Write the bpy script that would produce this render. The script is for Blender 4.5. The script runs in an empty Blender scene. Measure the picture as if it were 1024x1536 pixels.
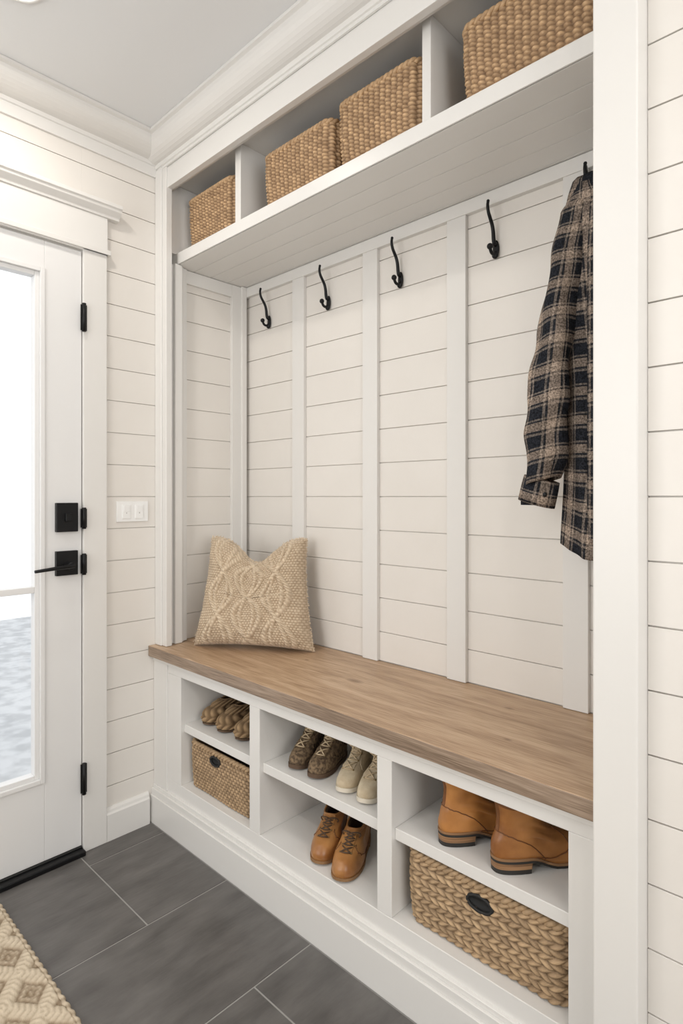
import bpy, bmesh, math, random
from mathutils import Vector, Matrix, noise
random.seed(7)
PI=math.pi
scene=bpy.context.scene
H=1.18
# ------------------------------------------------------------------ materials
def new_mat(name):
    m=bpy.data.materials.new(name); m.use_nodes=True
    nt=m.node_tree; b=nt.nodes.get('Principled BSDF')
    return m,nt,b
def M(name,c1,c2=None,rough=.5,metal=0,nscale=20,stretch=(1,1,1),bump=0,bscale=200,tone=False,contrast=(.35,.65),spec=.5,bstretch=(1,1,1),sheen=0,coat=0,tw=.65):
    m,nt,b=new_mat(name)
    b.inputs['Base Color'].default_value=(*c1,1)
    b.inputs['Roughness'].default_value=rough
    b.inputs['Metallic'].default_value=metal
    b.inputs['Specular IOR Level'].default_value=spec
    if sheen: b.inputs['Sheen Weight'].default_value=sheen
    if coat: b.inputs['Coat Weight'].default_value=coat
    tc=nt.nodes.new('ShaderNodeTexCoord')
    if c2:
        mp=nt.nodes.new('ShaderNodeMapping'); mp.inputs['Scale'].default_value=stretch
        nt.links.new(tc.outputs['Object'],mp.inputs['Vector'])
        n=nt.nodes.new('ShaderNodeTexNoise'); n.inputs['Scale'].default_value=nscale; n.inputs['Detail'].default_value=5
        nt.links.new(mp.outputs[0],n.inputs['Vector'])
        mr=nt.nodes.new('ShaderNodeMapRange'); mr.inputs[1].default_value=contrast[0]; mr.inputs[2].default_value=contrast[1]
        nt.links.new(n.outputs['Fac'],mr.inputs[0])
        fac=mr.outputs[0]
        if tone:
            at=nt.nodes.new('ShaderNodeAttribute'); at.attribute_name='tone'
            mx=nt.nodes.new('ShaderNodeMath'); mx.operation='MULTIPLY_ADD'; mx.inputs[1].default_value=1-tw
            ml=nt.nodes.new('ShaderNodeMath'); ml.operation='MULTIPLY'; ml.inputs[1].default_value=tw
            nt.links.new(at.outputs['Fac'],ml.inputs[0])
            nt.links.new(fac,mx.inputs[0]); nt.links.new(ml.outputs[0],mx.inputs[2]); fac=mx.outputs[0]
        mix=nt.nodes.new('ShaderNodeMix'); mix.data_type='RGBA'
        mix.inputs[6].default_value=(*c1,1); mix.inputs[7].default_value=(*c2,1)
        nt.links.new(fac,mix.inputs[0]); nt.links.new(mix.outputs[2],b.inputs['Base Color'])
    if bump:
        mp2=nt.nodes.new('ShaderNodeMapping'); mp2.inputs['Scale'].default_value=bstretch
        nt.links.new(tc.outputs['Object'],mp2.inputs['Vector'])
        n2=nt.nodes.new('ShaderNodeTexNoise'); n2.inputs['Scale'].default_value=bscale; n2.inputs['Detail'].default_value=3
        nt.links.new(mp2.outputs[0],n2.inputs['Vector'])
        bp=nt.nodes.new('ShaderNodeBump'); bp.inputs['Strength'].default_value=bump; bp.inputs['Distance'].default_value=.002
        nt.links.new(n2.outputs['Fac'],bp.inputs['Height']); nt.links.new(bp.outputs[0],b.inputs['Normal'])
    return m
PAINT=M('white_paint_trim',(.745,.73,.705),rough=.36,bump=.03,bscale=60)
WALLP=M('warm_white_shiplap',(.745,.712,.668),(.775,.742,.70),rough=.45,nscale=3,bump=.04,bscale=60)
SHELLP=M('greige_unseen_wall',(.46,.44,.41),rough=.7)  # unseen walls kept dark to cut bounced light
DOORP=M('door_paint',(.76,.755,.75),rough=.35)
CEIL=M('ceiling_paint',(.80,.81,.82),rough=.8)
BLACK=M('black_metal',(.012,.012,.013),rough=.42,metal=.6)
RUBBER=M('black_rubber',(.012,.012,.012),rough=.7)
TILE=M('slate_tile',(.072,.067,.063),(.155,.146,.138),rough=.36,nscale=7,stretch=(1,2.6,1),contrast=(.22,.78),bump=.45,bscale=34,bstretch=(.6,3,1))
GROUT=M('grout',(.36,.35,.33),rough=.9)
SWITCH=M('switch_plastic',(.85,.85,.84),rough=.3)
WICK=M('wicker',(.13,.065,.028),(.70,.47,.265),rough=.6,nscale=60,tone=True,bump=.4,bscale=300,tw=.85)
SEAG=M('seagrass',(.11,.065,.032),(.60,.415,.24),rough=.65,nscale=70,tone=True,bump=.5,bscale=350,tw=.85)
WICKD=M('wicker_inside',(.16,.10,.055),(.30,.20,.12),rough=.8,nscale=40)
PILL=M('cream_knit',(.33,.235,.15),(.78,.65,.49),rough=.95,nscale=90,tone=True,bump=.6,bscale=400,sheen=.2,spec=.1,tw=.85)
RUGM=M('jute_rug',(.17,.11,.06),(.70,.60,.46),rough=.95,nscale=80,tone=True,bump=.5,bscale=300,spec=.1,tw=.85)
TAN=M('tan_leather',(.22,.08,.02),(.48,.21,.06),rough=.38,nscale=11,contrast=(.3,.62),bump=.3,bscale=50)
TAND=M('tan_leather_seam',(.16,.06,.018),rough=.45)
BRN=M('cognac_leather',(.28,.11,.03),(.50,.245,.085),rough=.34,nscale=14,bump=.15,bscale=90)
SOLE=M('dark_sole',(.02,.018,.016),rough=.6)
STACK=M('stacked_heel',(.36,.20,.095),(.16,.08,.035),rough=.5,nscale=8,stretch=(1,1,25))
MIDS=M('crepe_sole',(.26,.14,.06),rough=.6)
LIN=M('shoe_lining',(.10,.06,.035),rough=.8)
CREAM=M('cream_canvas',(.50,.40,.27),(.64,.55,.40),rough=.9,nscale=30,bump=.4,bscale=300)
CSOLE=M('cream_rubber',(.66,.60,.50),rough=.5)
LEOP=M('mottled_suede',(.075,.048,.028),(.235,.16,.09),rough=.85,nscale=110,contrast=(.40,.62),bump=.4,bscale=200)
LACE=M('lace_beige',(.55,.43,.28),rough=.9)
LACED=M('lace_brown',(.10,.06,.035),rough=.8)
SLIP=M('chunky_yarn',(.09,.05,.022),(.46,.31,.17),rough=.9,nscale=30,tone=True,bump=.5,bscale=300,tw=.8)
BRASS=M('eyelet_metal',(.25,.18,.09),rough=.35,metal=1)

def wood_mat(name,cols,knots=True):
    m,nt,b=new_mat(name); L=nt.links
    tc=nt.nodes.new('ShaderNodeTexCoord')
    def nz(scale,stretch,detail=6,dist=0):
        mp=nt.nodes.new('ShaderNodeMapping'); mp.inputs['Scale'].default_value=stretch
        L.new(tc.outputs['Object'],mp.inputs['Vector'])
        n=nt.nodes.new('ShaderNodeTexNoise'); n.inputs['Scale'].default_value=scale; n.inputs['Detail'].default_value=detail; n.inputs['Distortion'].default_value=dist
        L.new(mp.outputs[0],n.inputs['Vector']); return n
    n1=nz(3,(6,.6,6),7,1.6); n2=nz(12,(34,1.1,34),5,.3)
    r=nt.nodes.new('ShaderNodeValToRGB'); e=r.color_ramp.elements
    e[0].position=.37; e[0].color=(*cols[0],1); e[1].position=.62; e[1].color=(*cols[2],1)
    k=e.new(.5); k.color=(*cols[1],1)
    mx=nt.nodes.new('ShaderNodeMath'); mx.operation='MULTIPLY_ADD'; mx.inputs[1].default_value=.5
    ml=nt.nodes.new('ShaderNodeMath'); ml.operation='MULTIPLY'; ml.inputs[1].default_value=.5
    L.new(n1.outputs[0],ml.inputs[0]); L.new(n2.outputs[0],mx.inputs[0]); L.new(ml.outputs[0],mx.inputs[2])
    L.new(mx.outputs[0],r.inputs[0]); out=r.outputs[0]
    if knots:
        for (kx,ky,kr) in ((1.275,1.155,.017),(1.38,.72,.008),(1.20,.63,.006),(1.33,1.42,.006)):
            mp=nt.nodes.new('ShaderNodeVectorMath'); mp.operation='SUBTRACT'; mp.inputs[1].default_value=(kx,ky,0)
            L.new(tc.outputs['Object'],mp.inputs[0])
            mu=nt.nodes.new('ShaderNodeVectorMath'); mu.operation='MULTIPLY'; mu.inputs[1].default_value=(1,.45,0); L.new(mp.outputs[0],mu.inputs[0])
            ln=nt.nodes.new('ShaderNodeVectorMath'); ln.operation='LENGTH'; L.new(mu.outputs[0],ln.inputs[0])
            mr=nt.nodes.new('ShaderNodeMapRange'); mr.inputs[1].default_value=kr*.25; mr.inputs[2].default_value=kr; mr.inputs[3].default_value=.65; mr.inputs[4].default_value=0
            L.new(ln.outputs['Value'],mr.inputs[0])
            mix=nt.nodes.new('ShaderNodeMix'); mix.data_type='RGBA'; mix.inputs[7].default_value=(.15,.08,.04,1)
            L.new(mr.outputs[0],mix.inputs[0]); L.new(out,mix.inputs[6]); out=mix.outputs[2]
    L.new(out,b.inputs['Base Color'])
    bp=nt.nodes.new('ShaderNodeBump'); bp.inputs['Strength'].default_value=.2; bp.inputs['Distance'].default_value=.001
    L.new(n2.outputs[0],bp.inputs['Height']); L.new(bp.outputs[0],b.inputs['Normal'])
    b.inputs['Roughness'].default_value=.40
    return m
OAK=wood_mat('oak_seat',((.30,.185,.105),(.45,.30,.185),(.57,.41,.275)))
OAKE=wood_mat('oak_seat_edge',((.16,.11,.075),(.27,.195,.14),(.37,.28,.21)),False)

def plaid_mat():
    m,nt,b=new_mat('plaid_flannel'); L=nt.links
    uv=nt.nodes.new('ShaderNodeUVMap'); uv.uv_map='UVMap'
    sp=nt.nodes.new('ShaderNodeSeparateXYZ'); L.new(uv.outputs[0],sp.inputs[0])
    def ramp(sock):
        fr=nt.nodes.new('ShaderNodeMath'); fr.operation='FRACT'
        dv=nt.nodes.new('ShaderNodeMath'); dv.operation='DIVIDE'; dv.inputs[1].default_value=.066
        L.new(sock,dv.inputs[0]); L.new(dv.outputs[0],fr.inputs[0])
        r=nt.nodes.new('ShaderNodeValToRGB'); r.color_ramp.interpolation='CONSTANT'
        e=r.color_ramp.elements
        cols=[(0,(.020,.022,.028)),(.28,(.27,.225,.19)),(.36,(.032,.032,.036)),(.44,(.38,.30,.24)),(.74,(.032,.032,.036)),(.80,(.27,.225,.19)),(.86,(.020,.022,.028))]
        e[0].position=0; e[0].color=(*cols[0][1],1)
        e[1].position=cols[1][0]; e[1].color=(*cols[1][1],1)
        for p,c in cols[2:]:
            k=e.new(p); k.color=(*c,1)
        L.new(fr.outputs[0],r.inputs[0]); return r.outputs[0]
    a=ramp(sp.outputs[0]); c=ramp(sp.outputs[1])
    mix=nt.nodes.new('ShaderNodeMix'); mix.data_type='RGBA'; mix.inputs[0].default_value=.5
    L.new(a,mix.inputs[6]); L.new(c,mix.inputs[7])
    tc=nt.nodes.new('ShaderNodeTexCoord'); n=nt.nodes.new('ShaderNodeTexNoise'); n.inputs['Scale'].default_value=260; n.inputs['Detail'].default_value=2
    L.new(tc.outputs['Object'],n.inputs['Vector'])
    mr=nt.nodes.new('ShaderNodeMapRange'); mr.inputs[1].default_value=.35; mr.inputs[2].default_value=.65; mr.inputs[3].default_value=.45; mr.inputs[4].default_value=1.4
    L.new(n.outputs[0],mr.inputs[0])
    mu=nt.nodes.new('ShaderNodeMix'); mu.data_type='RGBA'; mu.blend_type='MULTIPLY'; mu.inputs[0].default_value=1
    L.new(mix.outputs[2],mu.inputs[6]); L.new(mr.outputs[0],mu.inputs[7]); L.new(mu.outputs[2],b.inputs['Base Color'])
    bp=nt.nodes.new('ShaderNodeBump'); bp.inputs['Strength'].default_value=.5; bp.inputs['Distance'].default_value=.001
    L.new(n.outputs[0],bp.inputs['Height']); L.new(bp.outputs[0],b.inputs['Normal'])
    b.inputs['Roughness'].default_value=.95; b.inputs['Specular IOR Level'].default_value=.1
    return m
PLAID=plaid_mat()
def glass_mat():
    m,nt,b=new_mat('clear_glass'); nt.nodes.remove(b)
    o=nt.nodes['Material Output']; t=nt.nodes.new('ShaderNodeBsdfTransparent'); g=nt.nodes.new('ShaderNodeBsdfGlossy')
    g.inputs['Roughness'].default_value=.02
    mx=nt.nodes.new('ShaderNodeMixShader'); mx.inputs[0].default_value=.05
    nt.links.new(t.outputs[0],mx.inputs[1]); nt.links.new(g.outputs[0],mx.inputs[2]); nt.links.new(mx.outputs[0],o.inputs[0])
    return m
GLASS=glass_mat()
def emit_mat(name,c,s):
    m,nt,b=new_mat(name); b.inputs['Emission Color'].default_value=(*c,1); b.inputs['Emission Strength'].default_value=s; return m
LENS=emit_mat('lamp_lens',(1,.97,.93),6)

# ------------------------------------------------------------------ mesh builder
class MB:
    def __init__(s): s.v=[];s.f=[];s.m=[];s.s=[];s.t=[];s.uv=[];s.mats=[]
    def mi(s,mat):
        if mat not in s.mats: s.mats.append(mat)
        return s.mats.index(mat)
    def add(s,vs,fs,mat,smooth=False,tone=None,uv=None):
        o=len(s.v); k=s.mi(mat)
        s.v+= [tuple(p) for p in vs]
        s.t+= tone if tone else [.5]*len(vs)
        s.uv+= uv if uv else [(0,0)]*len(vs)
        for f in fs:
            s.f.append([i+o for i in f]); s.m.append(k); s.s.append(smooth)
    def box(s,x0,x1,y0,y1,z0,z1,mat):
        vs=[(x0,y0,z0),(x1,y0,z0),(x1,y1,z0),(x0,y1,z0),(x0,y0,z1),(x1,y0,z1),(x1,y1,z1),(x0,y1,z1)]
        s.add(vs,[(0,3,2,1),(4,5,6,7),(0,1,5,4),(1,2,6,5),(2,3,7,6),(3,0,4,7)],mat)
    def prism(s,prof,axis,a0,a1,mat,smooth=False):
        n=len(prof); vs=[]
        for a in (a0,a1):
            for p,z in prof: vs.append((p,a,z) if axis=='y' else (a,p,z))
        fs=[(i,(i+1)%n,n+(i+1)%n,n+i) for i in range(n)]+[tuple(range(n))[::-1],tuple(range(n,2*n))]
        s.add(vs,fs,mat,smooth)
    def grid(s,nu,nv,fn,mat,closeu=False,smooth=True,skip=None):
        vs=[];ts=[];us=[]
        for j in range(nv):
            for i in range(nu):
                r=fn(i,j); vs.append(r[0]); ts.append(r[1] if len(r)>1 else .5); us.append(r[2] if len(r)>2 else (0,0))
        fs=[]
        for j in range(nv-1):
            for i in range(nu if closeu else nu-1):
                if skip and skip(i,j): continue
                i2=(i+1)%nu
                fs.append((j*nu+i,j*nu+i2,(j+1)*nu+i2,(j+1)*nu+i))
        s.add(vs,fs,mat,smooth,ts,us)
    def tube(s,pts,r,mat,n=8,closed=False,cap=True,flat=1.0,tones=None):
        pts=[Vector(p) for p in pts]; N=len(pts); vs=[];ts=[]
        prev=None
        for i,p in enumerate(pts):
            if closed: d=pts[(i+1)%N]-pts[i-1]
            else: d=pts[min(i+1,N-1)]-pts[max(i-1,0)]
            d=d.normalized() if d.length>1e-9 else Vector((0,0,1))
            if prev is None:
                up=Vector((0,0,1)) if abs(d.z)<.9 else Vector((1,0,0))
                a=d.cross(up).normalized()
            else:
                a=(prev-d*prev.dot(d)); a=a.normalized() if a.length>1e-6 else prev
            prev=a; b=d.cross(a)
            rr=r[i] if isinstance(r,(list,tuple)) else r
            for k in range(n):
                th=2*PI*k/n; vs.append(p+a*(rr*math.cos(th))+b*(rr*flat*math.sin(th))); ts.append(tones[i] if tones else .5)
        fs=[]
        for i in range(N if closed else N-1):
            j=(i+1)%N
            for k in range(n):
                k2=(k+1)%n; fs.append((i*n+k,i*n+k2,j*n+k2,j*n+k))
        if cap and not closed:
            fs.append(tuple(range(n))[::-1]); fs.append(tuple(range((N-1)*n,N*n)))
        s.add(vs,fs,mat,True,ts)
    def sphere(s,c,r,mat,nu=14,nv=9,sc=(1,1,1)):
        vs=[];fs=[]
        for j in range(nv+1):
            ph=PI*j/nv
            for i in range(nu):
                th=2*PI*i/nu
                vs.append((c[0]+r*sc[0]*math.sin(ph)*math.cos(th),c[1]+r*sc[1]*math.sin(ph)*math.sin(th),c[2]+r*sc[2]*math.cos(ph)))
        for j in range(nv):
            for i in range(nu):
                fs.append((j*nu+i,j*nu+(i+1)%nu,(j+1)*nu+(i+1)%nu,(j+1)*nu+i))
        s.add(vs,fs,mat,True)
    def build(s,name,bevel=0,parent=None,recalc=True,seg=2):
        me=bpy.data.meshes.new(name); me.from_pydata(s.v,[],s.f)
        for m in s.mats: me.materials.append(m)
        me.polygons.foreach_set('material_index',s.m); me.polygons.foreach_set('use_smooth',s.s)
        at=me.attributes.new('tone','FLOAT','POINT'); at.data.foreach_set('value',s.t)
        ul=me.uv_layers.new(name='UVMap')
        li=[0]*len(me.loops); me.loops.foreach_get('vertex_index',li)
        flat=[]
        for i in li: flat+=s.uv[i]
        ul.data.foreach_set('uv',flat)
        if recalc:
            bm=bmesh.new(); bm.from_mesh(me); bmesh.ops.recalc_face_normals(bm,faces=bm.faces); bm.to_mesh(me); bm.free()
        me.update()
        ob=bpy.data.objects.new(name,me); scene.collection.objects.link(ob)
        if bevel:
            b=ob.modifiers.new('bevel','BEVEL'); b.width=bevel; b.segments=seg; b.limit_method='ANGLE'
        if parent: ob.parent=parent
        return ob
def empty(name,loc=(0,0,0)):
    e=bpy.data.objects.new(name,None); e.location=loc; scene.collection.objects.link(e); e.empty_display_size=.05; return e
def attach(ob,par):
    ob.parent=par; ob.matrix_parent_inverse=Matrix.Translation(-Vector(par.location))

YW=1.975; ZC=2.46; PITCH=.111
XL=-1.5; YB=-1.9
def rows(z0,z1,gap=.0024):
    k=math.floor((z0-H)/PITCH); out=[]
    while H+k*PITCH<z1:
        a=max(z0,H+k*PITCH+gap/2); b=min(z1,H+(k+1)*PITCH-gap/2)
        if b-a>.004: out.append((a,b))
        k+=1
    return out
# ------------------------------------------------------------------ room shell
mb=MB()
mb.box(XL-.1,1.6,YB-.1,YW+.11,-.08,-.0015,GROUT)
def tile(x0,x1,y0,y1):
    g=.0020; x0=max(x0,XL);x1=min(x1,1.068);y0=max(y0,YB);y1=min(y1,YW+.1)
    if x1-x0>.01 and y1-y0>.01: mb.box(x0+g,x1-g,y0+g,y1-g,-.0015,0,TILE)
tile(.805,1.555,1.875,2.25); tile(.805,1.555,1.5,1.875); tile(.055,.805,1.5,2.2); tile(-.695,.055,1.5,1.875); tile(-.695,.055,1.875,2.2); tile(-1.5,-.695,1.5,2.2)
offs=[.505,.88,.31,.66,.1,.45,.8,.25,.6]
yy=1.125
for k in range(9):
    o=offs[k]
    if k==0: o=.38
    for i in range(-4,3): tile(o+i*.75,o+(i+1)*.75,yy,yy+.375)
    yy-=.375
mb.build('floor',bevel=.0006,seg=1)
mb=MB(); mb.box(XL-.1,1.6,YB-.1,YW+.11,ZC,ZC+.1,CEIL); mb.build('ceiling')

# far wall with the door
DX0,DX1,DZ=-.08,.8195,1.994
mb=MB()
def wallbox(x0,x1,z0,z1):
    mb.box(x0,x1,YW+.006,YW+.11,z0,z1,WALLP)
    for a,b in rows(z0,z1): mb.box(x0,x1,YW,YW+.007,a,b,WALLP)
wallbox(XL,DX0-.004,0,ZC); wallbox(DX1+.003,1.6,0,ZC); wallbox(DX0-.004,DX1+.003,DZ+.003,ZC)
mb.build('wall_far',bevel=.0005,seg=1)
# right wall (bench side)
mb=MB()
mb.box(1.512,1.6,YB,YW,0,ZC,WALLP)
mb.box(1.103,1.512,YB,.313,0,ZC,WALLP)
for a,b in rows(0,ZC,.0028): mb.box(1.095,1.104,YB,.313,a,b,WALLP)
mb.build('wall_right',bevel=.0005,seg=1)
# unseen left and back walls; their windows are added to let in light
mb=MB()
WY0,WY1,WZ0,WZ1=.15,1.75,.75,2.2
mb.box(XL-.1,XL,YB,WY0,0,ZC,SHELLP); mb.box(XL-.1,XL,WY1,YW,0,ZC,SHELLP)
mb.box(XL-.1,XL,WY0,WY1,0,WZ0,SHELLP); mb.box(XL-.1,XL,WY0,WY1,WZ1,ZC,SHELLP)
mb.build('wall_left')
mb=MB()
for z in (WZ0,WZ1-.05,(WZ0+WZ1)/2): mb.box(XL-.07,XL-.02,WY0,WY1,z,z+.05,PAINT)
for y in (WY0,WY1-.05,WY0+.52,WY0+1.04): mb.box(XL-.069,XL-.021,y,y+.05,WZ0,WZ1,PAINT)
for (a,b,c,d) in ((WY0-.09,WY0,WZ0-.09,WZ1+.09),(WY1,WY1+.09,WZ0-.09,WZ1+.09),(WY0,WY1,WZ0-.09,WZ0),(WY0,WY1,WZ1,WZ1+.09)):
    mb.box(XL,XL+.018,a,b,c,d,PAINT)
mb.build('added_window_1',bevel=.002)  # added window frame, placed to suit the left fill light
mb=MB()
BX0,BX1=-1.0,.7
mb.box(XL-.1,BX0,YB-.1,YB,0,ZC,SHELLP); mb.box(BX1,1.6,YB-.1,YB,0,ZC,SHELLP)
mb.box(BX0,BX1,YB-.1,YB,0,WZ0,SHELLP); mb.box(BX0,BX1,YB-.1,YB,WZ1,ZC,SHELLP)
mb.build('wall_back')
mb=MB()
for z in (WZ0,WZ1-.05,(WZ0+WZ1)/2): mb.box(BX0,BX1,YB-.07,YB-.02,z,z+.05,PAINT)
for x in (BX0,BX1-.05,(BX0+BX1)/2): mb.box(x,x+.05,YB-.069,YB-.021,WZ0,WZ1,PAINT)
for (a,b,c,d) in ((BX0-.09,BX0,WZ0-.09,WZ1+.09),(BX1,BX1+.09,WZ0-.09,WZ1+.09),(BX0,BX1,WZ0-.09,WZ0),(BX0,BX1,WZ1,WZ1+.09)):
    mb.box(a,b,YB,YB+.018,c,d,PAINT)
mb.build('added_window_2',bevel=.002)  # second added window, for the fill from behind the camera

# crown mouldings
def crown_prof(base,sgn,proj,zb):
    P=[(0,ZC-.0005),(-proj,ZC-.0005),(-proj,ZC-.010),(-proj+.010,ZC-.014)]
    n=8; z1=ZC-.014; z2=zb+.022
    for i in range(1,n+1):
        t=i/n*PI/2
        P.append((-proj+.010+(proj-.024)*(1-math.cos(t)), z1-(z1-z2)*math.sin(t)))
    P+=[(-.012,zb+.010),(-.007,zb+.008),(-.007,zb),(0,zb)]
    return [(base+p*sgn,z) for p,z in P]
mb=MB(); mb.prism(crown_prof(YW,1,.095,2.375),'x',XL,1.3,PAINT)
mb.box(XL,1.09,YW-.008,YW,2.345,2.376,PAINT)
mb.build('trim_1',bevel=.0006,seg=1)
mb=MB(); mb.prism(crown_prof(1.099,1,.08,2.365),'y',YB,YW-.001,PAINT)
mb.build('trim_2',bevel=.0006,seg=1)
# door casing
mb=MB()
for x0,x1 in ((.8225,.9013),(DX0-.083,DX0-.004)):
    mb.box(x0,x1,1.958,YW,0,2.002,PAINT)
    mb.box(x0-.002,x1+.004,1.950,YW,2.002,2.016,PAINT)
mb.box(DX0-.083,.9013,1.958,YW,1.999,2.015,PAINT)
mb.box(DX0-.095,.912,1.948,YW,2.002,2.018,PAINT)
mb.box(DX0-.085,.903,1.955,YW,2.018,2.128,PAINT)
mb.prism([(YW,2.128),(1.950,2.128),(1.948,2.136),(1.940,2.142),(1.930,2.150),(1.928,2.158),(1.922,2.160),(1.922,2.172),(YW,2.172)],'x',DX0-.12,.942,PAINT)
mb.build('trim_3',bevel=.0015)
# baseboards
def base_prof(b,sg,h): return [(b,0),(b-.016*sg,0),(b-.016*sg,h-.022),(b-.012*sg,h-.016),(b-.010*sg,h-.008),(b-.004*sg,h),(b,h)]
mb=MB(); mb.prism(base_prof(YW,1,.112),'x',.9018,1.060,PAINT); mb.prism(base_prof(YW,1,.112),'x',XL,DX0-.085,PAINT); mb.build('baseboard_far')
mb=MB(); mb.prism(base_prof(XL,-1,.112),'y',YB,1.95,PAINT); mb.build('baseboard_left')
# one downlight in view, the rest unseen and added for fill
mb=MB()
LAMPS=((.50,1.585),(-.5,1.2),(.35,-.2),(-.5,-.9))
for (x,y) in LAMPS:
    ring=[(x+.058*math.cos(2*PI*i/32),y+.058*math.sin(2*PI*i/32),ZC-.003) for i in range(32)]
    mb.tube(ring,.006,PAINT,n=8,closed=True)
    mb.add([(x+.055*math.cos(2*PI*i/32),y+.055*math.sin(2*PI*i/32),ZC-.002) for i in range(32)],[tuple(range(32))[::-1]],LENS)
mb.build('downlights_and_added',recalc=False)

# ------------------------------------------------------------------ door
D=empty('door_1',(0.37,1.97,0))
def part(mb,name,par,bevel=0,**k):
    o=mb.build(name,bevel=bevel,**k); attach(o,par); return o
mb=MB()
y0,y1=1.968,2.010
GX0,GX1,GZ0,GZ1=.065,.675,.30,1.878
mb.box(GX1+.028,DX1,y0,y1,.022,DZ,DOORP); mb.box(DX0,GX0-.028,y0,y1,.022,DZ,DOORP)
mb.box(GX0-.028,GX1+.028,y0,y1,GZ1+.028,DZ,DOORP); mb.box(GX0-.028,GX1+.028,y0,y1,.022,GZ0-.028,DOORP)
for a,b,yy0 in ((.028,.014,y0-.006),(.014,0,y0+.004)):
    mb.box(GX1+b,GX1+a,yy0,y1-.005,GZ0-a,GZ1+a,DOORP); mb.box(GX0-a,GX0-b,yy0,y1-.005,GZ0-a,GZ1+a,DOORP)
    mb.box(GX0-b,GX1+b,yy0,y1-.005,GZ1+b,GZ1+a,DOORP); mb.box(GX0-b,GX1+b,yy0,y1-.005,GZ0-a,GZ0-b,DOORP)
mb.box(GX0,GX1,y0+.004,y1-.006,.876,.896,DOORP)
part(mb,'leaf',D,.0015)
mb=MB(); mb.box(GX0,GX1,1.986,1.991,GZ0,GZ1,GLASS); part(mb,'glass_pane',D)
mb=MB()
mb.box(.734,.802,1.950,1.968,1.066,1.160,BLACK); mb.box(.758,.778,1.938,1.951,1.10,1.126,BLACK)
part(mb,'deadbolt',D,.002)
mb=MB()
mb.box(.734,.802,1.952,1.968,.925,1.004,BLACK)
mb.tube([(.768,1.955,.958),(.768,1.915,.958)],.012,BLACK,n=16)
mb.tube([(.775,1.915,.958),(.72,1.913,.955),(.655,1.912,.950)],[.0085,.0075,.006],BLACK,n=12,flat=.8)
part(mb,'lever_handle',D,.001)
for i,(a,b) in enumerate(((1.73,1.815),(1.078,1.14),(.926,.988),(.20,.295))):
    mb=MB(); mb.box(.812,.832,1.9545,1.9575,a,b,BLACK); mb.tube([(.821,1.951,a-.004),(.821,1.951,b+.004)],.0065,BLACK,n=12)
    part(mb,'hinge_%d'%(i+1),D)
mb=MB(); mb.box(DX0-.003,DX1+.002,1.935,YW+.105,.0005,.016,BLACK); mb.box(DX0-.002,DX1+.001,1.962,2.02,.016,.0215,RUBBER)
mb.build('door_threshold',bevel=.003)
# switch
mb=MB(); mb.box(.942,1.058,1.969,1.9748,1.092,1.163,SWITCH)
for x in (.961,1.009):
    mb.box(x,x+.03,1.9665,1.970,1.103,1.152,SWITCH); mb.box(x+.004,x+.026,1.9655,1.967,1.127,1.148,SWITCH)
    mb.sphere((x+.015,1.9668,1.1225),.0018,GROUT)
mb.build('light_switch',bevel=.001)
# outdoors
mb=MB(); mb.box(-3,3.5,2.15,7,-.25,-.15,M('patio_concrete',(.50,.51,.52),(.66,.67,.68),rough=.9,nscale=9,contrast=(.4,.6))); mb.build('patio_ground')

# ------------------------------------------------------------------ storage bench
YR=.388; YL=YW-.001
B=empty('storage_bench',(1.28,1.18,0))
mb=MB()
mb.box(1.09,1.51,YR,YL,0,.18,PAINT)
mb.box(1.068,1.091,YR,YL,0,.100,PAINT); mb.box(1.074,1.091,YR,YL,.100,.122,PAINT); mb.box(1.081,1.091,YR,YL,.122,.134,PAINT)
for a,b in ((1.80,YL),(1.368,1.416),(.871,.916),(YR,.449)):
    mb.box(1.09,1.49,a,b,.18,.553,PAINT)
mb.box(1.09,1.11,YR,YL,.553,.602,PAINT); mb.box(1.080,1.091,YR,YL,.583,.602,PAINT)
mb.box(1.11,1.49,YR,YL,.585,.602,PAINT)
mb.box(1.49,1.51,YR,YL,.18,.602,PAINT)
for a,b in ((1.416,1.80),(.916,1.368),(.449,.871)): mb.box(1.103,1.49,a+.0003,b-.0003,.362,.39,PAINT)
mb.box(1.084,1.091,1.885,YL,.134,.583,PAINT)
part(mb,'cabinet_body',B,.0015)
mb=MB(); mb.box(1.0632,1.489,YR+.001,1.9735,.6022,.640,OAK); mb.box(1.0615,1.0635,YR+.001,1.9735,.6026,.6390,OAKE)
part(mb,'wooden_seat',B,.0015)
# shiplap back panelling of the bench alcove, with battens
mb=MB()
mb.box(1.496,1.511,YR,YL,.603,2.034,WALLP)
for a,b in rows(.641,2.034,.0022): mb.box(1.49,1.497,YR,1.962,a,b,WALLP)
for c in (1.625,1.272,.939,.590): mb.box(1.476,1.4899,c-.032,c+.032,.641,1.995,PAINT)
mb.box(1.474,1.4899,YR,1.945,1.995,2.034,PAINT)
mb.build('alcove_back_panel',.0008,seg=1)
mb=MB()
mb.box(1.2,1.4895,1.966,YL,.641,2.034,WALLP)
for a,b in rows(.641,2.034,.0022): mb.box(1.2,1.4895,1.96,1.967,a,b,WALLP)
mb.box(1.411,1.4735,1.945,1.9599,.641,2.034,PAINT); mb.box(1.452,1.4735,1.932,1.945,.641,2.034,PAINT)
mb.box(1.2,1.411,1.947,1.9599,1.985,2.034,PAINT)
mb.build('alcove_side_panel',.0008,seg=1)  # shiplap side panelling of the alcove with its corner trim
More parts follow.
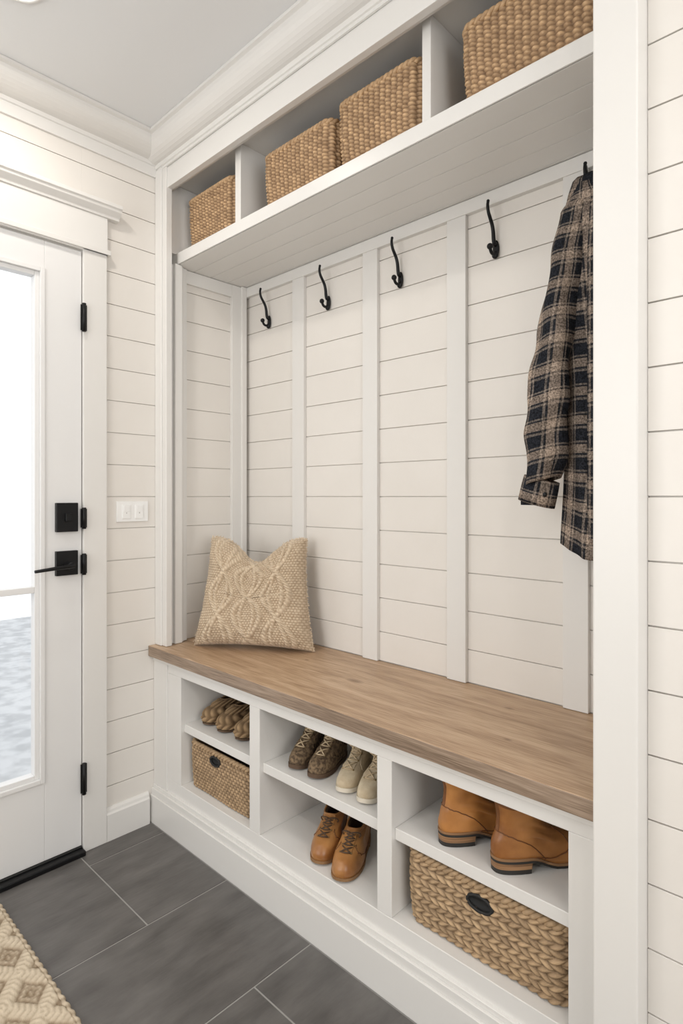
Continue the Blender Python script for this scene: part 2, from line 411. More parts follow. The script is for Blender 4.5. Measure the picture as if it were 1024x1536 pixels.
# left casing
mb=MB()
mb.box(1.094,1.118,1.905,YL,.641,2.37,PAINT)
mb.box(1.118,1.138,1.932,YL,.641,2.034,PAINT); mb.box(1.138,1.168,1.918,YL,.641,2.034,PAINT)
mb.box(1.168,1.180,1.930,YL,.641,2.034,PAINT); mb.box(1.180,1.1995,1.938,YL,.641,2.034,PAINT)
mb.box(1.088,1.0945,1.93,YL,.641,2.37,PAINT)
mb.build('trim_4',bevel=.002)
# right post
mb=MB(); mb.box(1.045,1.511,.3135,YR-.0005,0,ZC-.001,PAINT); mb.build('trim_5',bevel=.003)

# ------------------------------------------------------------------ upper cubbies
mb=MB()
mb.box(1.155,1.51,YR,YL,2.041,2.075,PAINT)
x=1.158
while x<1.47:
    mb.box(x,min(x+.0755,1.505),YR,YL,2.0355,2.0408,PAINT); x+=.0770
mb.box(1.150,1.1548,YR,YL,2.035,2.0755,PAINT)
mb.box(1.49,1.51,YR,YL,2.075,2.33,PAINT)
mb.box(1.12,1.51,YR,YL,2.33,2.35,PAINT)
mb.box(1.10,1.121,YR,YL,2.292,ZC-.002,PAINT); mb.box(1.1215,1.135,YR,YL,2.300,2.3295,PAINT)
mb.box(1.1215,1.49,1.935,YL,2.0757,2.3295,PAINT)
for a,b in ((1.5495,1.579),(.806,.831)): mb.box(1.157,1.49,a,b,2.0752,2.3298,PAINT)
mb.build('upper_cubby_shelf',bevel=.0012)

# ------------------------------------------------------------------ baskets
def rr_perim(hx,hy,r,s):
    a=2*(hy-r); b=2*(hx-r); q=PI*r/2; tot=2*(a+b)+4*q
    s%=tot
    parts=[('l',(-hx,hy-r),(0,-1),a,(-1,0)),('c',(-hx+r,-hy+r),PI,q),('l',(-hx+r,-hy),(1,0),b,(0,-1)),('c',(hx-r,-hy+r),-PI/2,q),
           ('l',(hx,-hy+r),(0,1),a,(1,0)),('c',(hx-r,hy-r),0,q),('l',(hx-r,hy),(-1,0),b,(0,1)),('c',(-hx+r,hy-r),PI/2,q)]
    for p in parts:
        if s<=p[3] or p is parts[-1]:
            if p[0]=='l':
                return (p[1][0]+p[2][0]*s,p[1][1]+p[2][1]*s),p[4]
            an=p[2]+s/r
            return (p[1][0]+r*math.cos(an),p[1][1]+r*math.sin(an)),(math.cos(an),math.sin(an))
        s-=p[3]
def basket(name,x0,x1,ya,yb,z0,h,kind,taper=.06,hole=None,lean=0):
    cx,cy=(x0+x1)/2,(ya+yb)/2; hx,hy=(x1-x0)/2-.008,(yb-ya)/2-.008; r=.03
    tot=2*(2*(hy-r)+2*(hx-r))+4*PI*r/2
    if kind=='wicker': p=.0190; rh=.0105; sp=9; sv=7; A=.0078; mat=WICK
    elif kind=='fine': p=.016; rh=.0105; sp=8; sv=6; A=.006; mat=SEAG
    else: p=.0225; rh=.0138; sp=8; sv=7; A=.0085; mat=SEAG
    nc=int(round(tot/p/2))*2; p=tot/nc; nu=nc*sp; nr=int(round((h-.012)/rh)); rh=(h-.012)/nr; nv=nr*sv+1
    rnd={}
    def tn(a,b):
        k=(a,b)
        if k not in rnd: rnd[k]=random.random()
        return rnd[k]
    ofs={j:random.uniform(-.10,.10) for j in range(nr+1)}
    base=[rr_perim(hx,hy,r,i*tot/nu) for i in range(nu)]
    def f(i,j):
        (px,py),(nx,ny)=base[i]; s=i*tot/nu; row=min(j//sv,nr-1); fv=(j-row*sv)/sv; z=j/(nv-1)*(h-.012)
        prof=math.sqrt(max(0,1-(2*fv-1)**2))
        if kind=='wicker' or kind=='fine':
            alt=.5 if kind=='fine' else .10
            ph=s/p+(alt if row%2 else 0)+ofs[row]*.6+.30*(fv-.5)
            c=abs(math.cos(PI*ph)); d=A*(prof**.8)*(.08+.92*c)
            col=int(math.floor(ph+.5)); t=(.06+.94*min(1,prof*1.05)*c**.75)*(.50+.50*tn(row,col))  # crevice shade painted into tone, times each strand's own random tone
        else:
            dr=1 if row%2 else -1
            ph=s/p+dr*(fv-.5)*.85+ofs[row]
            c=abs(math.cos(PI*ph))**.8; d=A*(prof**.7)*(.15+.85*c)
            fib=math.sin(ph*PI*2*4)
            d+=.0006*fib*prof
            col=int(math.floor(ph+.5)); t=(.1+.9*(prof**.6)*c**.6)*(.50+.50*tn(row,col))+.07*fib  # braid tone: painted shade in the gaps, random per strand
        k=1-taper*(1-z/h)
        bow=.004*math.sin(PI*z/h)+.0035*noise.noise(Vector((px*9,py*9,z*9+len(name))))
        P=Vector((px*k+nx*(d+bow),py*k+ny*(d+bow),z))
        return (P.x+cx,P.y+cy,P.z+z0),t
    def inhole(P,g=1.0):
        return hole and P[0]<x0+.05 and ((P[1]-hole[0])/hole[2])**2+((P[2]-hole[1])/hole[3])**2<g
    def skip(i,j):
        if not hole: return False
        return inhole(f(i,j)[0])
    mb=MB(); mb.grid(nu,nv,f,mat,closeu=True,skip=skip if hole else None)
    ni=240
    def g(i,j):
        (px,py),(nx,ny)=rr_perim(hx-.006,hy-.006,r,i*(tot-8*.006)/ni); z=.004+j/24*(h-.012); k=1-taper*(1-z/h)
        return (px*k+cx,py*k+cy,z+z0),.5
    mb.grid(ni,25,g,WICKD,closeu=True,skip=(lambda i,j: inhole(g(i,j)[0],1.8)) if hole else None)
    mb.add([g(i,0)[0] for i in range(ni)],[tuple(range(ni))],WICKD)
    for ph0 in (0,PI):
        pts=[];tn2=[];n=nc*6
        for i in range(n):
            (px,py),(nx,ny)=rr_perim(hx,hy,r,i*tot/n); a=2*PI*i/n*round(tot/.032)+ph0
            rad=.0042
            pts.append((cx+px+nx*(rad*math.cos(a)),cy+py+ny*(rad*math.cos(a)),z0+h-.009+rad*math.sin(a)))
            tn2.append(.45+.35*random.random())
        mb.tube(pts,.0055,mat,n=8,closed=True,tones=tn2)
    if hole:
        k=1-taper*(1-(hole[1]-z0)/h)
        xx=cx-hx*k-.007
        ring=[(xx,hole[0]+hole[2]*math.cos(2*PI*i/40),hole[1]+hole[3]*math.sin(2*PI*i/40)) for i in range(40)]
        mb.tube(ring,.0036,RUBBER,n=8,closed=True)
        n=28
        def q(i,j):
            rr=[1.02,.99,.9,.01][j]; dx=[0,.006,.009,.010][j]
            return (xx+dx,hole[0]+hole[2]*rr*math.cos(2*PI*i/n),hole[1]+hole[3]*rr*math.sin(2*PI*i/n)),
        mb.grid(n,4,q,RUBBER,closeu=True)
    return mb.build(name,recalc=False)
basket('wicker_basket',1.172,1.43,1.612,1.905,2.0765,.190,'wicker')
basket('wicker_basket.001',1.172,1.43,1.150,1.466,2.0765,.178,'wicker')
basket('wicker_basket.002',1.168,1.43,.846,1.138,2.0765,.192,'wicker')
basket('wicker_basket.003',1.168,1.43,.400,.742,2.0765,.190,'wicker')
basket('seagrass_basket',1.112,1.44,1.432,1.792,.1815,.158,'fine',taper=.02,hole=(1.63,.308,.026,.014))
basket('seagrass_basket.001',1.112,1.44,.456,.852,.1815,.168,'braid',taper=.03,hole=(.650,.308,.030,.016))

# ------------------------------------------------------------------ hooks
def hook(name,y,z=1.872):
    mb=MB(); X=1.4888
    mb.sphere((X-.004,y,z-.002),.012,BLACK,sc=(.3,.85,2.2))
    up=[(X-.004,y,z+.012),(X-.012,y,z+.010),(X-.017,y,z+.022),(X-.018,y,z+.04),(X-.024,y,z+.06),(X-.036,y,z+.075),(X-.046,y,z+.088),(X-.050,y,z+.105),(X-.047,y,z+.118)]
    def sm(p):
        for _ in range(2):
            q=[p[0]]
            for a,b in zip(p,p[1:]):
                a=Vector(a);b=Vector(b); q+=[a*.75+b*.25,a*.25+b*.75]
            q.append(p[-1]); p=q
        return p
    u=sm(up); mb.tube(u,[.0062-.0024*(i/len(u)) for i in range(len(u))],BLACK,n=10)
    mb.sphere(tuple(u[-1]),.0045,BLACK)
    lo=sm([(X-.005,y,z-.014),(X-.018,y,z-.020),(X-.030,y,z-.018),(X-.036,y,z-.008)])
    mb.tube(lo,.0045,BLACK,n=10); mb.sphere((X-.037,y,z-.003),.0085,BLACK)
    mb.sphere((X-.008,y,z-.018),.011,BLACK,sc=(.6,.9,1))
    return mb.build(name)
for i,y in enumerate((1.803,1.473,1.150,.815,.552)):
    hook('coat_hook' if i==0 else 'coat_hook.%03d'%i,y)

# ------------------------------------------------------------------ shirt
def lerpt(tab,z):
    if z>=tab[0][0]: return tab[0][1:]
    for a,b in zip(tab,tab[1:]):
        if z>=b[0]:
            t=(a[0]-z)/(a[0]-b[0]); t=t*t*(3-2*t)*.5+t*.5
            return [p+(q-p)*t for p,q in zip(a[1:],b[1:])]
    return tab[-1][1:]
mb=MB()
T=[(1.945,1.438,.545,.022,.024),(1.92,1.43,.535,.030,.045),(1.89,1.425,.525,.038,.066),(1.84,1.42,.515,.042,.082),(1.70,1.415,.505,.044,.088),(1.45,1.412,.500,.046,.090),(1.2,1.41,.498,.047,.092),(1.05,1.408,.497,.048,.094)]
def body(i,j,nu=180,nv=90):
    z=1.945-(1.945-1.052)*j/(nv-1)
    cx,cy,hx,hy=lerpt(T,z); th=2*PI*i/nu
    dn=(1.945-z)/.9
    hem=-.018*math.cos(2*th)*dn**6
    f=1+ (.12*dn+.03)*math.sin(5*th+1.2*math.sin(z*5))+.10*dn*math.sin(11*th+z*7)
    x=cx+hx*math.cos(th)*f; y=cy+hy*math.sin(th)*(1+.06*math.sin(9*z+3*th)*dn)
    x=min(x,1.470)
    return (x,y,z+hem),.5,(th*.075+.01*math.sin(z*8),z)
mb.grid(180,90,body,PLAID,closeu=True)
def sleeve(path,n,seed,side):
    def f(i,j,nu=72):
        z=path[0][0]+(path[-1][0]-path[0][0])*j/(n-1)
        cx,cy,rx,ry=lerpt(path,z); th=2*PI*i/nu; dn=j/(n-1)
        w=1+.11*math.sin(3*th+z*14+seed)+.075*math.sin(z*42+2*math.sin(th)+seed)*(.3+dn)+.03*math.sin(z*85+3*th+seed)*dn
        x=cx+rx*w*math.cos(th); y=cy+ry*w*math.sin(th)
        return (x,y,z+side*.012*math.cos(th-PI/2)*dn*-1),.5,(th*.040+.02,z*1.0+.015)
    mb.grid(72,n,f,PLAID,closeu=True)
S1=[(1.905,1.415,.545,.016,.022),(1.86,1.400,.560,.030,.030),(1.735,1.378,.572,.038,.036),(1.575,1.362,.590,.042,.043),(1.414,1.355,.605,.043,.046),(1.28,1.352,.612,.042,.046),(1.215,1.350,.620,.036,.043)]
sleeve(S1,110,.4,1)
def cuff(z0,z1,cx,cy,rx,ry,tilt):
    def f(i,j,nu=48):
        th=2*PI*i/nu; 
        k=[.93,1.03,1.05,1.06,1.07,.98][j]; z=[z0-.002,z0,z0*.66+z1*.34,z0*.33+z1*.67,z1,z1+.002][j]
        y=cy+ry*k*math.sin(th)+(z0-z)*.22
        return (cx+rx*k*math.cos(th),y,z-tilt*(y-cy)*-1),.5,(th*.036+.035,z*1.1)
    mb.grid(48,6,f,PLAID,closeu=True)
    mb.grid(48,2,lambda i,j:((cx+rx*.9*math.cos(2*PI*i/48),cy+ry*.9*math.sin(2*PI*i/48)+(z0-z1)*.22,(z1+.004 if j else z1-.0)+.03*j),),PLAID,closeu=True)
cuff(1.222,1.160,1.350,.620,.034,.040,.28)
mb.sphere((1.322,.600,1.185),.005,BLACK,sc=(.5,1,1))
S2=[(1.905,1.43,.52,.016,.020),(1.8,1.40,.46,.028,.030),(1.5,1.385,.445,.034,.036),(1.2,1.38,.440,.036,.038),(1.15,1.38,.440,.034,.036)]
sleeve(S2,40,2.1,-1)
def collar(i,j,nu=48):
    th=2*PI*i/nu; prof=[(.024,-.012),(.023,.010),(.026,.018),(.034,.010),(.042,-.014),(.046,-.030)][j]
    pt=.012*max(0,math.cos(th-PI*.95))**6*(j/5)
    return (1.436+prof[0]*.85*math.cos(th),.543+prof[0]*1.05*math.sin(th),1.935+prof[1]-pt),.5,(th*.04,prof[1])
mb.grid(48,6,collar,PLAID,closeu=True)
mb.grid(5,50,lambda i,j:((1.408-.048-.006*math.sin(i/4*PI)-(.004 if 1.9-j*.0165<1.8 else -.004*(6-j)/2 if j<6 else 0),.500+(i-2)*.007,1.86-j*.0160),.5,(i*.007,1.86-j*.016+.02)),PLAID)
mb.tube([(1.437,.545,1.945),(1.442,.548,1.965),(1.447,.552,1.985),(1.455,.552,1.965)],.0022,BLACK,n=6)
ob=mb.build('plaid_shirt',recalc=False)
sd=ob.modifiers.new('sol','SOLIDIFY'); sd.thickness=.0016; sd.offset=0

# ------------------------------------------------------------------ pillow
def pillow():
    U=Vector((.521,-.853,0)); N=Vector((-.853,-.521,0)); tau=math.radians(9)
    V=(-N*math.sin(tau)+Vector((0,0,math.cos(tau)))); Nn=(N*math.cos(tau)+Vector((0,0,math.sin(tau))))
    C=Vector((1.292,1.660,0))
    n=320
    def shape(u,v):
        w=.224-.044*(v+1)/2
        x=u*w*(1-.07*(1-v*v))
        zz=(v+1)/2
        dip=.092*math.exp(-((u-.02)/.45)**2)*zz**2.2
        y=.393*zz - dip + (.012*(1-u*u) if v<0 else 0)*(1-zz)
        th=.082*(max(0,1-u**4)**.55)*(max(0,1-v**4)**.5)
        th*=1-.35*math.exp(-(u/.35)**2)*max(0,v)**2
        return x,y,th
    def tex(u,v):
        a=u*.2; b=v*.2
        a+=.007*noise.noise(Vector((a*9,b*9,1))); b+=.007*noise.noise(Vector((a*9,b*9,7)))
        d=0;t=.3
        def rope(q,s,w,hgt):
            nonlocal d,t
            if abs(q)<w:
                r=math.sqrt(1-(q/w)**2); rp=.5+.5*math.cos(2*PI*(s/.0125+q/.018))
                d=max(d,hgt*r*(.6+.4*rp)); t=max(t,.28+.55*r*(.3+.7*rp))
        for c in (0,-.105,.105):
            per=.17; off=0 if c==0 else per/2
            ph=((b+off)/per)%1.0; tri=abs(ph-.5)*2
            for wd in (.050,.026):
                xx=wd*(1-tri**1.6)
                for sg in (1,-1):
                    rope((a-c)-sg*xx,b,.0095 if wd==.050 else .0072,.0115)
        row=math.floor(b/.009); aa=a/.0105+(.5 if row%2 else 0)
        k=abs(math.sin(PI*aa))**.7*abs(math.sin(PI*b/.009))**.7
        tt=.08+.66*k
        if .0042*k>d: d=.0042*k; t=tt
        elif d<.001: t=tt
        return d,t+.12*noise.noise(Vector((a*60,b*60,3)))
    mb=MB()
    def f(side):
        def g(i,j):
            u=-1+2*i/(n-1); v=-1+2*j/(n-1)
            x,y,th=shape(u,v); d,t=tex(u,v)
            e=min(1,(1-abs(u))*12,(1-abs(v))*12)
            wr=(.012*noise.noise(Vector((u*2.5,v*2.5,side*5)))+.005*noise.noise(Vector((u*7,v*7,side*9))))*e
            return C+U*x+V*y+Nn*side*(th*(1 if side>0 else .8)+d*e+wr),t
        return g
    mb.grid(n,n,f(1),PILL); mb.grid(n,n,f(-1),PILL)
    def edge(u,v):
        x,y,th=shape(u,v); return C+U*x+V*y
    for k in range(1300):
        q=random.random()*4; s=int(q); w=(q-s)*2-1
        u,v=[(w,1),(w,-1),(1,w),(-1,w)][s]
        if s==1 : continue
        p=edge(u,v); o=(V if s==0 else U*(1 if u==1 else -1))
        r=Vector((random.uniform(-1,1),random.uniform(-1,1),random.uniform(-1,1)))*.7
        l=random.uniform(.002,.006)
        mb.tube([p-o*.004,p+(o+r*.5)*l*.5,p+(o+r)*l],[.0018,.0015,.0009],PILL,n=4,cap=False,tones=[.5+.5*random.random()]*3)
    mz=min(v[2] for v in mb.v)
    mb.v=[(a,b,c-mz+.6412) for a,b,c in mb.v]
    mb.build('throw_pillow',recalc=False)
pillow()

# ------------------------------------------------------------------ shoes
def catmull(L,n):
    out=[]
    for i in range(len(L)-1):
        p0=L[max(i-1,0)];p1=L[i];p2=L[i+1];p3=L[min(i+2,len(L)-1)]
        for k in range(n):
            t=k/n
            out.append([.5*((2*b)+(-a+c)*t+(2*a-5*b+4*c-d)*t*t+(-a+3*b-3*c+d)*t**3) for a,b,c,d in zip(p0,p1,p2,p3)])
    out.append(list(L[-1])); return out
def shoe(name,pos,yaw,L,W,layers,upper,sole,lace=None,heel=None,heelh=.0,soleh=.010,stack=None,rows_=4,lz=(.05,.09),nu=56,disp=None,welt=None,lip=.003,tongue=True,flip=1,seamm=None,welth=.004,collar=None):
    mb=MB(); c,s=math.cos(yaw),math.sin(yaw)
    def lift(x):
        t=min(1,max(0,(x/L-.26)/.26)); a=heelh*(1-t*t*(3-2*t))
        t2=max(0,(x/L-.72)/.28); return a+.006*t2*t2
    def W3(x,y,z): return (pos[0]+c*x-s*y,pos[1]+s*x+c*y,pos[2]+z)
    def outline(th,xb,xf,wh,wf,z,grow=0):
        xm=(xb+xf)/2; a=(xf-xb)/2+grow; ct,st=math.cos(th),math.sin(th)
        x=xm+a*math.copysign(abs(ct)**.92,ct); q=min(1,max(0,(x-xb)/max(1e-6,(xf-xb)))); q=q*q*(3-2*q)
        waist=1-.14*math.exp(-((q-.42)/.18)**2)*(1 if xf>.8*L else 0)
        y=math.copysign(abs(st)**.8,st)*((wh+(wf-wh)*q)*waist+grow)
        y+=flip*.05*W*q*(1 if xf>.6*L else .3)
        return x,y
    hw,fw=W*.36,W*.5
    def so(zs,gr,mat):
        def f(i,j):
            th=2*PI*i/nu; x,y=outline(th,0,L,hw,fw,0,gr); return W3(x,y,zs[j]+lift(x)),
        mb.grid(nu,len(zs),f,mat,closeu=True)
        for z,rev in ((zs[0],True),(zs[-1],False)):
            r=[]
            for i in range(nu):
                x,y=outline(2*PI*i/nu,0,L,hw,fw,0,gr); r.append(W3(x,y,z+lift(x)))
            fs=[]
            for i in range(nu//2): 
                a,b_,c2,d=i,i+1,nu-1-i,(nu-i)%nu
                if len({a,b_,c2,d})==4: fs.append((a,b_,c2,d))
                elif len({a,b_,c2,d})==3: fs.append(tuple(dict.fromkeys((a,b_,c2,d))))
            mb.add(r,fs,mat)
    so([0.0004,soleh*.5,soleh],lip,sole)
    if welt: so([soleh,soleh+welth],lip+.0006,welt); 
    if heelh>0:
        ids=[i for i in range(nu) if outline(2*PI*i/nu,0,L,hw,fw,0,lip)[0]<.27*L]
        ids.sort()
        ring=[outline(2*PI*i/nu,0,L,hw,fw,0,lip) for i in ids]
        nr=len(ring)
        for za,zb,ka,kb,mt in ((.0004,heelh*.45,.965,.975,sole),(heelh*.45,heelh+.0006,.975,1.0,stack or sole)):
            vs=[]
            for z,k in ((za,ka),(zb,kb)):
                for (x,y) in ring: vs.append(W3(.12*L+(x-.12*L)*k,y*k,z))
            fs=[(i,(i+1)%nr,nr+(i+1)%nr,nr+i) for i in range(nr)]+[tuple(range(nr))[::-1]]
            mb.add(vs,fs,mt)
    lay=catmull([[z,xb*L,xf*L,a*W,b*W] for z,xb,xf,a,b in layers['out']],5)
    def up(i,j):
        th=2*PI*i/nu; z,xb,xf,wh,wf=lay[j]; x,y=outline(th,xb,xf,wh,wf,z)
        d=0;t=.5
        if disp: d,t=disp(th,j,len(lay),x/L)
        else:
            d=.0022*noise.noise(Vector((x*22+pos[1]*50,y*22,z*45)))*min(1,z/.03)
            d+=.0016*math.sin(z*260+3*math.cos(th))*max(0,min(1,(z-.045)/.02))*math.exp(-((x/L-.45)/.25)**2)
        nx,ny=math.cos(th),math.sin(th)
        zz=z+soleh*.9+(lift(x))*(1-min(1,z/.12)*.15)
        k=max(0,(j/(len(lay)-1)-.7)/.3); zz+=k*layers.get('slant',0)*(abs(math.cos(th))**2-.5)
        return W3(x+nx*d,y+ny*d,zz+abs(d)*.5),t
    mb.grid(nu,len(lay),up,upper,closeu=True)
    nl=len(lay)
    rim=[up(i,nl-1)[0] for i in range(nu)]
    mb.tube(rim,.0028,collar or upper,n=6,closed=True)
    if collar:
        mb.grid(nu,4,lambda i,j:(tuple(Vector(up(i,nl-4+j)[0])+Vector((c*math.cos(2*PI*i/nu)-s*math.sin(2*PI*i/nu),s*math.cos(2*PI*i/nu)+c*math.sin(2*PI*i/nu),0))*.0016),),collar,closeu=True)
    inn=layers['in']
    def ins(i,j):
        th=2*PI*i/nu
        if j==0:
            p=up(i,nl-1)[0]; return p,
        z,xb,xf,a,b=inn[j-1]; x,y=outline(th,xb*L,xf*L,a*W,b*W,z); return W3(x,y,z+soleh+lift(x)*.9),
    mb.grid(nu,len(inn)+1,ins,LIN,closeu=True)
    mb.add([ins(i,len(inn))[0] for i in range(nu)],[tuple(range(nu))],LIN)
    if not disp:
        sm=seamm or upper
        def on(i,j,o=.0008):
            j=max(0,min(nl-1,int(round(j)))); th=2*PI*(i%nu)/nu; p=Vector(up(i%nu,j)[0]); nx,ny=math.cos(th),math.sin(th)
            return p+Vector((c*nx-s*ny,s*nx+c*ny,0))*o
        pts=[]
        for q in range(33):
            w=q/32; i=int(round(nu*(.28+.44*w))); e=abs(w-.5)*2; pts.append(on(i,nl*(.50-.42*e**3)))
        mb.tube(pts,.0012,sm,n=5)
        for sg in (1,-1):
            pts=[]
            for q in range(17):
                w=q/16; th=sg*(.10+.20*(1-w)**1.2); i=int(round(nu*th))%nu; pts.append(on(i,nl*(.06+.60*w)))
            mb.tube(pts,.0012,sm,n=5)
        js=int(nl*.50)
        tab=[on(nu//2,j,.0012) for j in range(js,nl)]
        mb.tube(tab,.0045,sm,n=8,flat=.35)
    def front(z):
        for a,b in zip(lay,lay[1:]):
            if a[0]<=z<=b[0] or b is lay[-1]:
                t=(z-a[0])/max(1e-6,b[0]-a[0]); t=min(max(t,0),1); return a[2]+(b[2]-a[2])*t
        return lay[-1][2]
    def fp(z,y,off=0):
        x=front(z); dz=.004
        nrm=Vector((1*dz,0,-(front(z+dz)-x))).normalized()
        y0=flip*.03*W
        bow=-abs(y)*.45
        return W3(x+nrm.x*off+bow,y0+y,z+soleh*.9+lift(x)+nrm.z*off)
    if lace:
        z0,z1=lz
        if tongue:
            def tg(i,j):
                z=z0+(z1+.012-z0)*j/8; y=(i/6-.5)*.030
                return fp(min(z,lay[-1][0]),y,.002+.0025*j/8) if z<=lay[-1][0] else tuple(Vector(fp(lay[-1][0],y,.0045))+Vector((0,0,z-lay[-1][0]))),
            mb.grid(7,9,tg,upper)
        for k in range(rows_):
            z=z0+(z1-z0)*k/(rows_-1); zn=z+(z1-z0)/(rows_-1)*.8
            for sg in (1,-1):
                if k<rows_-1:
                    mb.tube([fp(z,-sg*.014,.001),fp((z*.7+zn*.3),-sg*.006,.006),fp((z*.3+zn*.7),sg*.006,.006),fp(zn,sg*.014,.001)],.0019,lace,n=6)
                mb.sphere(fp(z,sg*.0155,.0015),.0026,BRASS,nu=8,nv=5)
            mb.tube([fp(z,-.014,.002),fp(z,0,.0055),fp(z,.014,.002)],.0019,lace,n=6)
        for sg in (1,-1):
            pts=[]
            for q in range(9):
                a=q/8*PI*1.1; pts.append(Vector(fp(z1,sg*(.002+.024*math.sin(a)),.008+.004*math.sin(a*2)))+Vector((0,0,-.018*(q/8))))
            mb.tube(pts,.0018,lace,n=6)
            mb.tube([fp(z1,0,.008),Vector(fp(z1,sg*.010,.012))+Vector((0,0,-.010)),Vector(fp(z1,sg*.016,.010))+Vector((0,0,-.026))],.0016,lace,n=6)
    return mb.build(name,recalc=False)
OXF={'out':[(.0,0,1,.36,.5),(.010,-.012,1.008,.38,.51),(.022,-.010,.99,.375,.49),(.034,0,.94,.36,.44),(.043,.008,.84,.345,.38),(.050,.012,.72,.33,.34),(.058,.018,.62,.315,.30),(.066,.02,.55,.30,.27)],
     'in':[(.060,.05,.5,.26,.22),(.02,.06,.6,.27,.30),(.012,.07,.8,.27,.35)],'slant':.012}
BOOT={'out':[(.0,0,1,.36,.5),(.012,-.014,1.008,.385,.52),(.026,-.012,.985,.38,.50),(.040,.000,.92,.36,.45),(.052,.016,.79,.34,.39),(.064,.032,.66,.32,.34),(.078,.044,.55,.31,.31),(.095,.044,.485,.315,.30),(.112,.034,.465,.335,.31),(.124,.028,.47,.345,.32)],
     'in':[(.115,.07,.43,.30,.27),(.05,.07,.55,.28,.28),(.02,.07,.75,.27,.33)],'slant':.008}
def scaled(D,k):
    return {'out':[(a*k,*r) for a,*r in D['out']],'in':[(a*k,*r) for a,*r in D['in']],'slant':D['slant']*k}
shoe('leather_boot',(1.126,.756,.3902),math.radians(-26),.255,.100,BOOT,TAN,SOLE,lace=LACED,heelh=.022,stack=STACK,welt=STACK,soleh=.006,welth=.005,lz=(.062,.108),lip=.004,seamm=TAND,collar=TAND,nu=72)
shoe('leather_boot.001',(1.122,.620,.3902),math.radians(-26),.255,.100,scaled(BOOT,.95),TAN,SOLE,lace=LACED,heelh=.022,stack=STACK,welt=STACK,soleh=.006,welth=.005,lz=(.058,.098),lip=.004,flip=-1,seamm=TAND,collar=TAND,nu=72)
yw=math.radians(207)
def heelpos(tx,ty,L,a): return (tx-math.cos(a)*L,ty-math.sin(a)*L)
for nm,(tx,ty),fl in (('leather_oxford_shoe',(1.108,1.142),1),('leather_oxford_shoe.001',(1.100,1.042),-1)):
    hx,hy=heelpos(tx,ty,.236,yw)
    shoe(nm,(hx,hy,.1802),yw,.236,.088,scaled(OXF,1.08),BRN,MIDS,lace=LACED,heelh=.010,stack=SOLE,soleh=.008,lz=(.046,.066),rows_=4,flip=fl,seamm=TAND)
yw=math.radians(198)
for nm,(tx,ty),fl,up,so_,lc,k in (('ankle_boot',(1.130,1.268),1,LEOP,LIN,LACE,.82),('ankle_boot.001',(1.132,1.180),-1,LEOP,LIN,LACE,.82),
      ('canvas_sneaker',(1.128,1.074),1,CREAM,CSOLE,LACE,.74),('canvas_sneaker.001',(1.128,.990),-1,CREAM,CSOLE,LACE,.74)):
    hx,hy=heelpos(tx,ty,.195,yw)
    shoe(nm,(hx,hy,.3902),yw,.195,.072,scaled(BOOT,k),up,so_,lace=lc,soleh=.012,lz=(.05*k,.115*k),rows_=5,flip=fl)
SL={'out':[(.0,0,1,.40,.5),(.012,-.015,1.01,.44,.55),(.026,-.012,.99,.43,.54),(.042,0,.90,.40,.47),(.054,.02,.74,.37,.38),(.062,.04,.60,.33,.30)],
    'in':[(.054,.08,.55,.28,.24),(.018,.09,.75,.28,.30)],'slant':.004}
def braid(th,j,n,sx):
    r=j/(n-1)*3; row=min(2,int(r)); fr=r-row; dr=1 if row%2 else -1
    ph=th*12/(2*PI)+dr*(fr-.5)*.9
    c=abs(math.cos(PI*ph)); p=math.sqrt(max(0,1-(2*fr-1)**2))
    return .010*(c**.8)*(p**.7)-.002,.1+.8*c*p
for k,(tx,ty) in enumerate(((1.142,1.735),(1.140,1.645),(1.142,1.548))):
    a=math.radians(188); hx,hy=heelpos(tx,ty,.19,a)
    shoe('woven_slipper' if k==0 else 'woven_slipper.%03d'%k,(hx,hy,.3902),a,.19,.066,SL,SLIP,LIN,soleh=.006,disp=braid,nu=144)

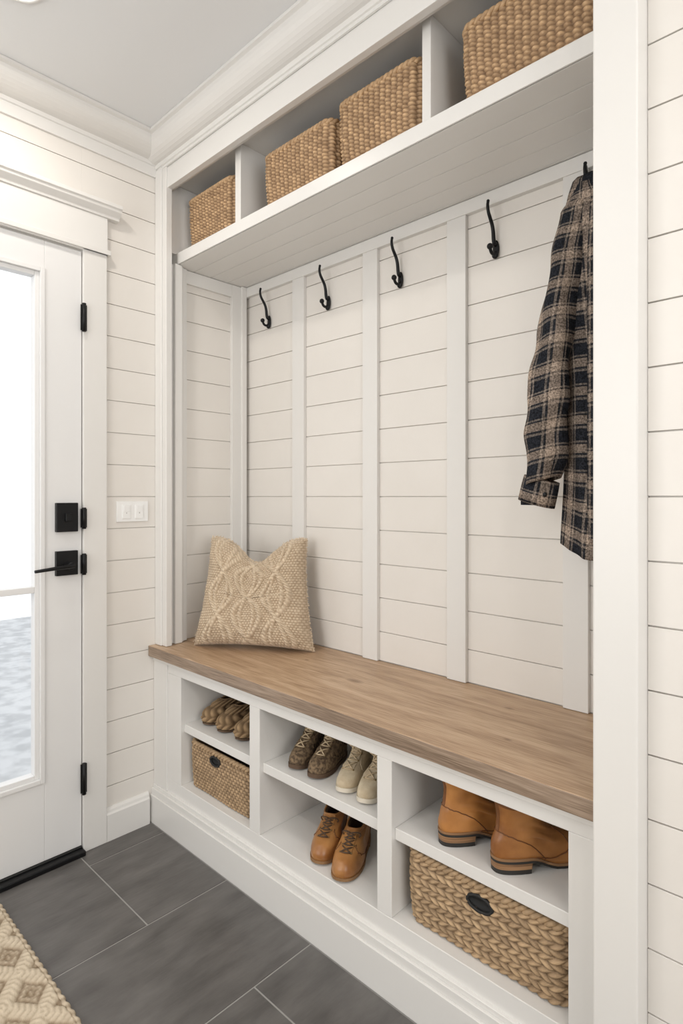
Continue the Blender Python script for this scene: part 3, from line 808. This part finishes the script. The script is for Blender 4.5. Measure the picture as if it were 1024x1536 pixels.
# ------------------------------------------------------------------ rug
mb=MB()
rx0,rx1,ry0,ry1=-.62,.545,-.1,1.885
nx,ny=390,660
def rug(i,j):
    x=rx0+(rx1-rx0)*i/(nx-1); y=ry0+(ry1-ry0)*j/(ny-1)
    p=.125
    a=(x+y*.8)/p; b=(x-y*.8)/p
    fa=abs(a-round(a)); fb=abs(b-round(b))
    r=0;br=0
    for q,l in ((fa,b),(fb,a)):
        if q<.22:
            rr=math.sqrt(1-(q/.22)**2)
            if rr>r: r=rr; br=abs(math.sin(PI*(l*7+ (q*3))))**.7
    m=max(abs((a%1)-.5),abs((b%1)-.5))
    inner=.5+.5*math.cos(2*PI*m/.17)
    kn=abs(math.sin(PI*(x*95)))*abs(math.sin(PI*(y*95)))
    if r>0: h=.008+.0055*r*(.55+.45*br); t=.35+.6*r*(.35+.65*br)
    else: h=.0065+.002*inner+.0016*kn; t=.12+.45*inner*(.5+.5*kn)+.12*kn
    t+=.10*noise.noise(Vector((x*60,y*60,0)))
    e=min(1,(x-rx0)/.006,(rx1-x)/.006,(y-ry0)/.006,(ry1-y)/.006)
    return (x,y,.0005+h*max(0,e)),min(1,max(0,t))
mb.grid(nx,ny,rug,RUGM)
for (x,y0_,y1_) in ((rx1,ry0,ry1),(rx0,ry0,ry1)):
    n=int((y1_-y0_)/.004); pts=[(x+.002*math.sin(i*.9),y0_+(y1_-y0_)*i/n,.0062) for i in range(n+1)]
    mb.tube(pts,.0055,RUGM,n=8,tones=[.35+.4*abs(math.sin(i*.45)) for i in range(n+1)])
mb.build('woven_rug',recalc=False)

# ------------------------------------------------------------------ lights
def area(name,loc,rot,sx,sy,power,col=(1,1,1),shape='RECTANGLE'):
    l=bpy.data.lights.new(name,'AREA'); l.shape=shape; l.size=sx
    if shape=='RECTANGLE': l.size_y=sy
    l.energy=power; l.color=col
    o=bpy.data.objects.new(name,l); o.location=loc; o.rotation_euler=rot; scene.collection.objects.link(o); return o
area('added_fill_left',(XL-.12,(WY0+WY1)/2,(WZ0+WZ1)/2),(0,math.radians(-90),0),1.45,1.6,27,(1,.985,.96))  # added area light, soft fill from the left
area('added_fill_back',((BX0+BX1)/2,YB-.12,(WZ0+WZ1)/2),(math.radians(90),0,0),1.7,1.45,42,(1,.98,.95))  # added area light, soft fill from behind the camera
for i,(x,y) in enumerate(LAMPS):
    area('downlight_and_added_lamp_%d'%i,(x,y,ZC-.012),(0,0,0),.10,.1,(3.6,5.5,2.2,5.5)[i],(1,.94,.86),'DISK')  # first lamp sits in the visible downlight, others are added fill
w=bpy.data.worlds.new('world'); scene.world=w; w.use_nodes=True
bg=w.node_tree.nodes['Background']; bg.inputs[0].default_value=(.94,.97,1,1); bg.inputs[1].default_value=1.35
# ------------------------------------------------------------------ camera
cam=bpy.data.cameras.new('camera'); co=bpy.data.objects.new('camera',cam); scene.collection.objects.link(co)
co.location=(0,0,H); co.rotation_euler=(math.radians(90),0,math.radians(-46.5))
cam.sensor_fit='HORIZONTAL'; cam.sensor_width=36; cam.lens=880/1024*36; cam.shift_y=-23/1024; cam.clip_start=.02
scene.camera=co
scene.view_settings.view_transform='Standard'
